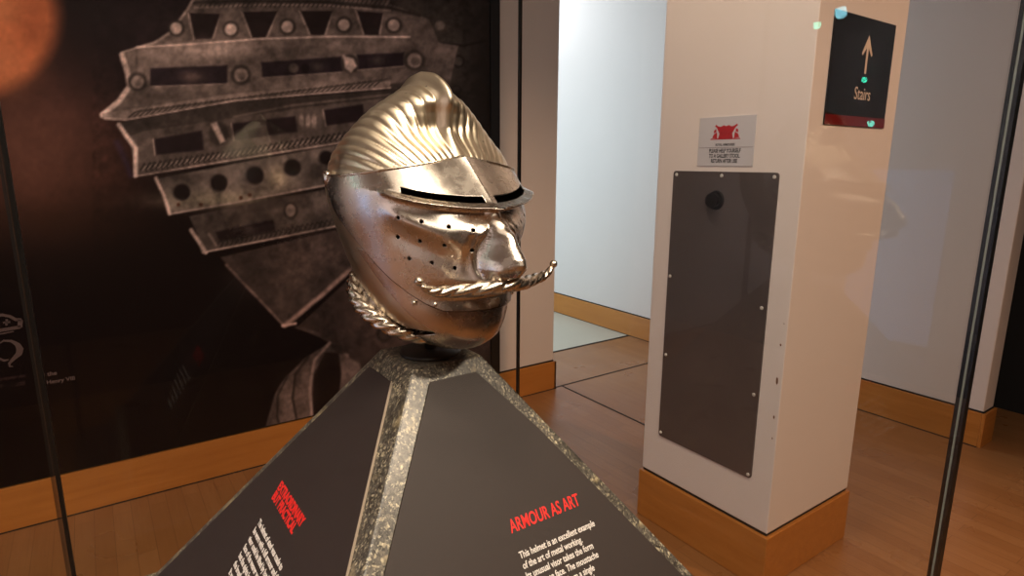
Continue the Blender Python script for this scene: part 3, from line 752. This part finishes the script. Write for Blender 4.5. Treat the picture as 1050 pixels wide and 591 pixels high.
# cutters for sights and breaths
def cutter(parts):
    bm = bmesh.new()
    for b_ in parts: merge(bm, b_)
    me = bpy.data.meshes.new('cut'); bm.to_mesh(me); bm.free(); o = bpy.data.objects.new('cut', me); C.objects.link(o); return o
def hole_bm(deg, z, r=.0021):
    ph = math.radians(deg); a = visor_pt(ph, z); e1_ = visor_pt(ph+.01, z)-a; e2_ = visor_pt(ph, z+.001)-a; nn = e1_.cross(e2_).normalized()
    A_, N_ = hw(a), (hw(a+nn)-hw(a)).normalized()
    bm = bmesh.new(); q = Vector((0, 0, 1)).rotation_difference(N_).to_matrix().to_4x4()
    bmesh.ops.create_cone(bm, cap_ends=True, segments=14, radius1=r, radius2=r, depth=.016, matrix=Matrix.Translation(A_) @ q); return bm
HOLES = [(42, .1705), (32, .1675), (21.5, .163), (12.5, .160), (44.5, .151), (34, .148), (24, .145), (13.5, .1405), (40.5, .130), (30, .127), (20.5, .1225)]
hb = [hole_bm(s_*a, z) for a, z in HOLES for s_ in (-1, 1)]
ct2 = cutter(hb)
for c_ in (ct2,):
    md = vis.modifiers.new('b', 'BOOLEAN'); md.operation = 'DIFFERENCE'; md.object = c_; md.solver = 'EXACT'
    bake(vis)
bake(vis); finish(vis, helmet); vis['label'] = 'face-shaped visor with eye slits'
for c_ in (ct2,): bpy.data.objects.remove(c_)

# bevor (chin plate) below the visor
def bev_fn(u, v):
    z = .0222+(.135-.0222)*v**1.3; lim = seam(z)+9 if z > .050 else 42+(1-(z-.022)/.028)*138
    deg = (-1+2*u)*lim; return base(math.radians(deg), z, .0012)
bv = grid_mesh('bevor', 220, 90, bev_fn, [m_steel_b, m_hollow], thick=.0015); bake(bv); finish(bv, helmet)
bv['label'] = 'browned chin plate'

# rolled brow bead, and a dark line for shadow in the visor seam
def tube(path, rad, seg=10, closed=False, twist=None):
    """path: list of Vectors in helmet frame; rad: function(t)->radius; twist=(strands, turns, depth)"""
    bm = bmesh.new(); n = len(path); rings = []; prev = None
    W = [hw(p) for p in path]
    for k in range(n):
        a = W[(k-1) % n] if closed else W[max(k-1, 0)]; b_ = W[(k+1) % n] if closed else W[min(k+1, n-1)]
        T_ = (b_-a).normalized()
        if prev is None: N_ = T_.cross(Vector((0, 0, 1))).normalized()
        else: N_ = (prev-T_*prev.dot(T_)).normalized()
        prev = N_; B_ = T_.cross(N_); t_ = k/(n if closed else n-1); ring = []
        for j in range(seg):
            ps = 2*PI*j/seg; r = rad(t_)
            if twist:
                s_ = abs(math.sin((ps*twist[0]/2)+twist[1]*PI*t_)); r *= 1-twist[2]+twist[2]*1.25*s_**.7
            ring.append(bm.verts.new(W[k]+N_*math.cos(ps)*r+B_*math.sin(ps)*r))
        rings.append(ring)
    for k in range(n if closed else n-1):
        A_, B2 = rings[k], rings[(k+1) % n]
        for j in range(seg): bm.faces.new((A_[j], A_[(j+1) % seg], B2[(j+1) % seg], B2[j]))
    if not closed: bm.faces.new(rings[0][::-1]); bm.faces.new(rings[-1])
    bmesh.ops.recalc_face_normals(bm, faces=bm.faces[:])
    return bm
tb = tube([visor_pt(math.radians(d_), z_top(d_), .0038) for d_ in np.linspace(-99, 99, 160)], lambda t_: .0013)
from_bm('brow_bead', tb, m_rope, vis, True)
edge_pts = [visor_pt(math.radians(d_), vis_bot(abs(d_)), .0026) for d_ in np.linspace(-103, 103, 160)]
from_bm('visor_seam_shade', tube(edge_pts, lambda t_: .0009), m_seam_shade, vis, True)  # dark tube drawn in place of the seam's shadow
# moustache: one twisted bar with a ball at each tip
def cat(pts, n):
    o = []; P = [pts[0]]+list(pts)+[pts[-1]]
    for i in range(len(pts)-1):
        p0, p1, p2, p3 = [Vector(q) for q in P[i:i+4]]
        for k in range(n):
            t_ = k/n; o.append(.5*((2*p1)+(-p0+p2)*t_+(2*p0-5*p1+4*p2-p3)*t_*t_+(-p0+3*p1-3*p2+p3)*t_**3))
    o.append(Vector(pts[-1])); return o
half = [(.155, 0, .1075), (.151, .018, .1062), (.140, .036, .1042), (.131, .052, .1035), (.128, .065, .1045), (.127, .0735, .1075), (.1262, .0800, .1125)]
mp_ = [(x, -y, z) for x, y, z in half[::-1]]+half[1:]
path = cat(mp_, 14)
mo = from_bm('moustache', tube(path, lambda t_: .0024+.0046*math.sin(PI*t_)**.8, 40, twist=(3, 11, .28)), m_rope, vis, True)
mo['label'] = 'bright twisted moustache'
for s_ in (-1, 1):
    bm = bmesh.new(); bmesh.ops.create_uvsphere(bm, u_segments=20, v_segments=12, radius=.0042, matrix=Matrix.Translation(hw(Vector((.1262, s_*.0822, .1160)))))
    from_bm('tip_ball', bm, m_rope, mo, True)
# rivets
def rivet(deg, z, r, off, parent, mat):
    a = base(math.radians(deg), z, off); bm = bmesh.new(); bmesh.ops.create_uvsphere(bm, u_segments=16, v_segments=10, radius=r, matrix=Matrix.Translation(hw(a)))
    return from_bm('rivet', bm, mat, parent, True)
for s_ in (-1, 1):
    rivet(s_*44.5, .0835, .0030, .0020, bv, m_rope); rivet(s_*30.5, .0835, .0026, .0058, vis, m_steel)
    a_ = hw(visor_pt(math.radians(s_*21), .1335)); bm = bmesh.new(); bmesh.ops.create_uvsphere(bm, u_segments=12, v_segments=8, radius=.0016, matrix=Matrix.Translation(a_)); from_bm('rivet', bm, m_rope, vis, True)
    # pivots
    a = base(math.radians(s_*101), .206, .003); n_ = (a-base(math.radians(s_*101), .206, 0)).normalized()
    bm = bmesh.new(); q = Vector((0, 0, 1)).rotation_difference((hw(n_)-hw(Vector((0, 0, 0)))).normalized()).to_matrix().to_4x4()
    bmesh.ops.create_cone(bm, cap_ends=True, segments=24, radius1=.0095, radius2=.0065, depth=.006, matrix=Matrix.Translation(hw(a)) @ q)
    bmesh.ops.bevel(bm, geom=[e for e in bm.edges if len(e.link_faces) == 2 and e.calc_face_angle(0) > .5], offset=.001, segments=2, affect='EDGES')
    from_bm('pivot', bm, m_steel, helmet, True)

# neck collar with roped rim
RC, RR, TILT = Vector((-.020, 0, .068)), .078, math.radians(27)
dF = Vector((math.cos(TILT), 0, -math.sin(TILT)))
ring = [RC+dF*RR*math.cos(t_)+Vector((0, 1, 0))*RR*1.0*math.sin(t_) for t_ in np.linspace(0, 2*PI, 241)[:-1]]
rr_ = from_bm('roped_rim', tube(ring, lambda t_: .0086, 28, closed=True, twist=(4, 30, .36)), m_rope, None, True)
def col_fn(u, v):
    t_ = 2*PI*u; lo = RC+dF*(RR-.003)*math.cos(t_)+Vector((0, 1, 0))*(RR-.003)*math.sin(t_)
    ph = math.atan2(math.sin(t_), math.cos(t_)); hi = base(ph, .098+.018*(1-math.cos(t_))/2, -.004)
    mid = (lo+hi)/2; mid.x = RC.x+(mid.x-RC.x)*.93; mid.y *= .93
    return lo*(1-v)**2+mid*2*v*(1-v)+hi*v*v
cl = grid_mesh('collar', 160, 14, col_fn, [m_steel, m_hollow], closed=True, thick=.0015); bake(cl); finish(cl, helmet)
finish(rr_, cl); cl['label'] = 'flared neck collar'

# stand that carries the helmet
stand = empty('helmet_stand', (QX, QY, QZ))
tag(stand, 'short black post and foot holding the steel helmet', 'stand')
def lathe(prof, cx, cy, cz, seg=36):
    bm = bmesh.new(); rings = []
    for r, z in prof: rings.append([bm.verts.new((cx+r*math.cos(2*PI*k/seg), cy+r*math.sin(2*PI*k/seg), cz+z)) for k in range(seg)])
    for a, b_ in zip(rings[:-1], rings[1:]):
        for k in range(seg): bm.faces.new((a[k], a[(k+1) % seg], b_[(k+1) % seg], b_[k]))
    bm.faces.new(rings[0][::-1]); bm.faces.new(rings[-1]); return bm
from_bm('foot', lathe([(.036, 0), (.0365, .002), (.034, .0045), (.012, .006)], QX, QY, QZ, 48), m_black, stand, True)
from_bm('post', lathe([(.0065, .005), (.0065, .20), (.0060, .20)], QX, QY, QZ, 20), m_black, stand, True)
from_bm('crown_cap', lathe([(.006, .20), (.035, .235), (.040, .27), (.028, .285), (.002, .292)], QX, QY, QZ, 32), m_black, stand, True)

# ------------------------------------------------------------------ light
def area(name, loc, target, sx, sy, power, color, spread=180):
    l = bpy.data.lights.new(name, 'AREA'); l.shape = 'RECTANGLE'; l.size = sx; l.size_y = sy; l.energy = power; l.color = color; l.spread = math.radians(spread)
    o = bpy.data.objects.new(name, l); C.objects.link(o); o.location = loc
    o.rotation_euler = (Vector(target)-Vector(loc)).to_track_quat('-Z', 'Y').to_euler(); return o
def spot(name, loc, target, power, color, deg, blend=.6, rad=.05):
    l = bpy.data.lights.new(name, 'SPOT'); l.energy = power; l.color = color; l.spot_size = math.radians(deg); l.spot_blend = blend; l.shadow_soft_size = rad
    o = bpy.data.objects.new(name, l); C.objects.link(o); o.location = loc
    o.rotation_euler = (Vector(target)-Vector(loc)).to_track_quat('-Z', 'Y').to_euler(); return o
WARM = (1.0, .76, .54); COOL = (.66, .86, 1.0); NEU = (1, .88, .78)
area('corridor_daylight', (1.6, 5.7, 2.0), (4.0, 5.6, 1.4), 2.2, 2.4, 105, COOL)
area('corridor_daylight', (3.2, 5.2, 3.5), (2.9, 2.4, 0), 1.2, 1.2, 42, (.84, .90, 1.0))
area('highlight_panel', (-.4, -1.35, 3.55), (-.4, -1.35, 0), 2.4, 2.0, 120, (1, .85, .69))  # added, unseen; reflects as broad highlights on the helmet
area('highlight_panel', (-.35, .50, 3.55), (-.35, .50, 0), 1.7, 1.7, 12, (1, .84, .70))  # dim one added overhead so the brow reflects a cream tone
spot('case_spotlight', (.05, .10, 3.35), (QX, QY, 1.5), 90, (1, .84, .64), 26, .5, .16)
spot('case_spotlight', (1.1, -1.4, 3.3), (QX, QY, 1.4), 200, (1, .80, .60), 22, .5, .10)
spot('gallery_spotlight', (3.3, -1.6, 3.4), (2.3, 1.2, .75), 240, (1, .56, .31), 60, .8, .08)
spot('gallery_spotlight', (1.0, 1.2, 3.4), (2.6, 1.8, .0), 80, WARM, 90, .8, .08)
spot('gallery_spotlight', (-.5, 1.7, 3.4), (.3, 2.9, .3), 24, (1, .66, .40), 90, .8, .08)
spot('wall_washer', (-2.6, .2, 3.4), (-4.5, .4, 1.3), 290, (.93, .90, 1), 110, .9, .08)
spot('wall_washer', (-2.6, 2.2, 3.4), (-4.5, 2.2, 1.3), 290, (.93, .90, 1), 110, .9, .08)
area('streak_light', (-4.35, 2.42, .80), (0, 1.6, 1.0), .70, 1.5, 5, (.10, .42, 1.0))  # added blue area, put in for the streak reflected on the cheek
def indicator(px_, py_, r, power, colr):      # small coloured lamps across the gallery, seen again in the right-hand pane
    d_ = FW+RT*((px_-525)/F_PX)-UP*((py_-295.5)/F_PX); k_ = 5.0/d_.x; p_ = Vector((0, 0, CAM_H))+d_*k_
    l = bpy.data.lights.new('exhibit_lamp', 'POINT'); l.energy = power; l.color = colr; l.shadow_soft_size = r
    o = bpy.data.objects.new('exhibit_lamp', l); C.objects.link(o); o.location = (2*(GX1-TH)-p_.x, p_.y, p_.z)
indicator(862, 13, .045, 2.2, (.35, .85, 1.0)); indicator(838, 26, .028, .9, (.1, 1.0, .7)); indicator(886, 82, .022, .7, (.05, 1.0, .6)); indicator(893, 127, .025, .8, (.1, .9, .7))
w = bpy.data.worlds.new('world'); sc.world = w; w.use_nodes = True
bg = w.node_tree.nodes['Background']; bg.inputs['Color'].default_value = (.9, .75, .65, 1); bg.inputs['Strength'].default_value = .1
sc.view_settings.view_transform = 'Standard'; sc.view_settings.look = 'None'; sc.view_settings.gamma = 1; sc.view_settings.use_curve_mapping = False
sc.view_settings.exposure = 0.0
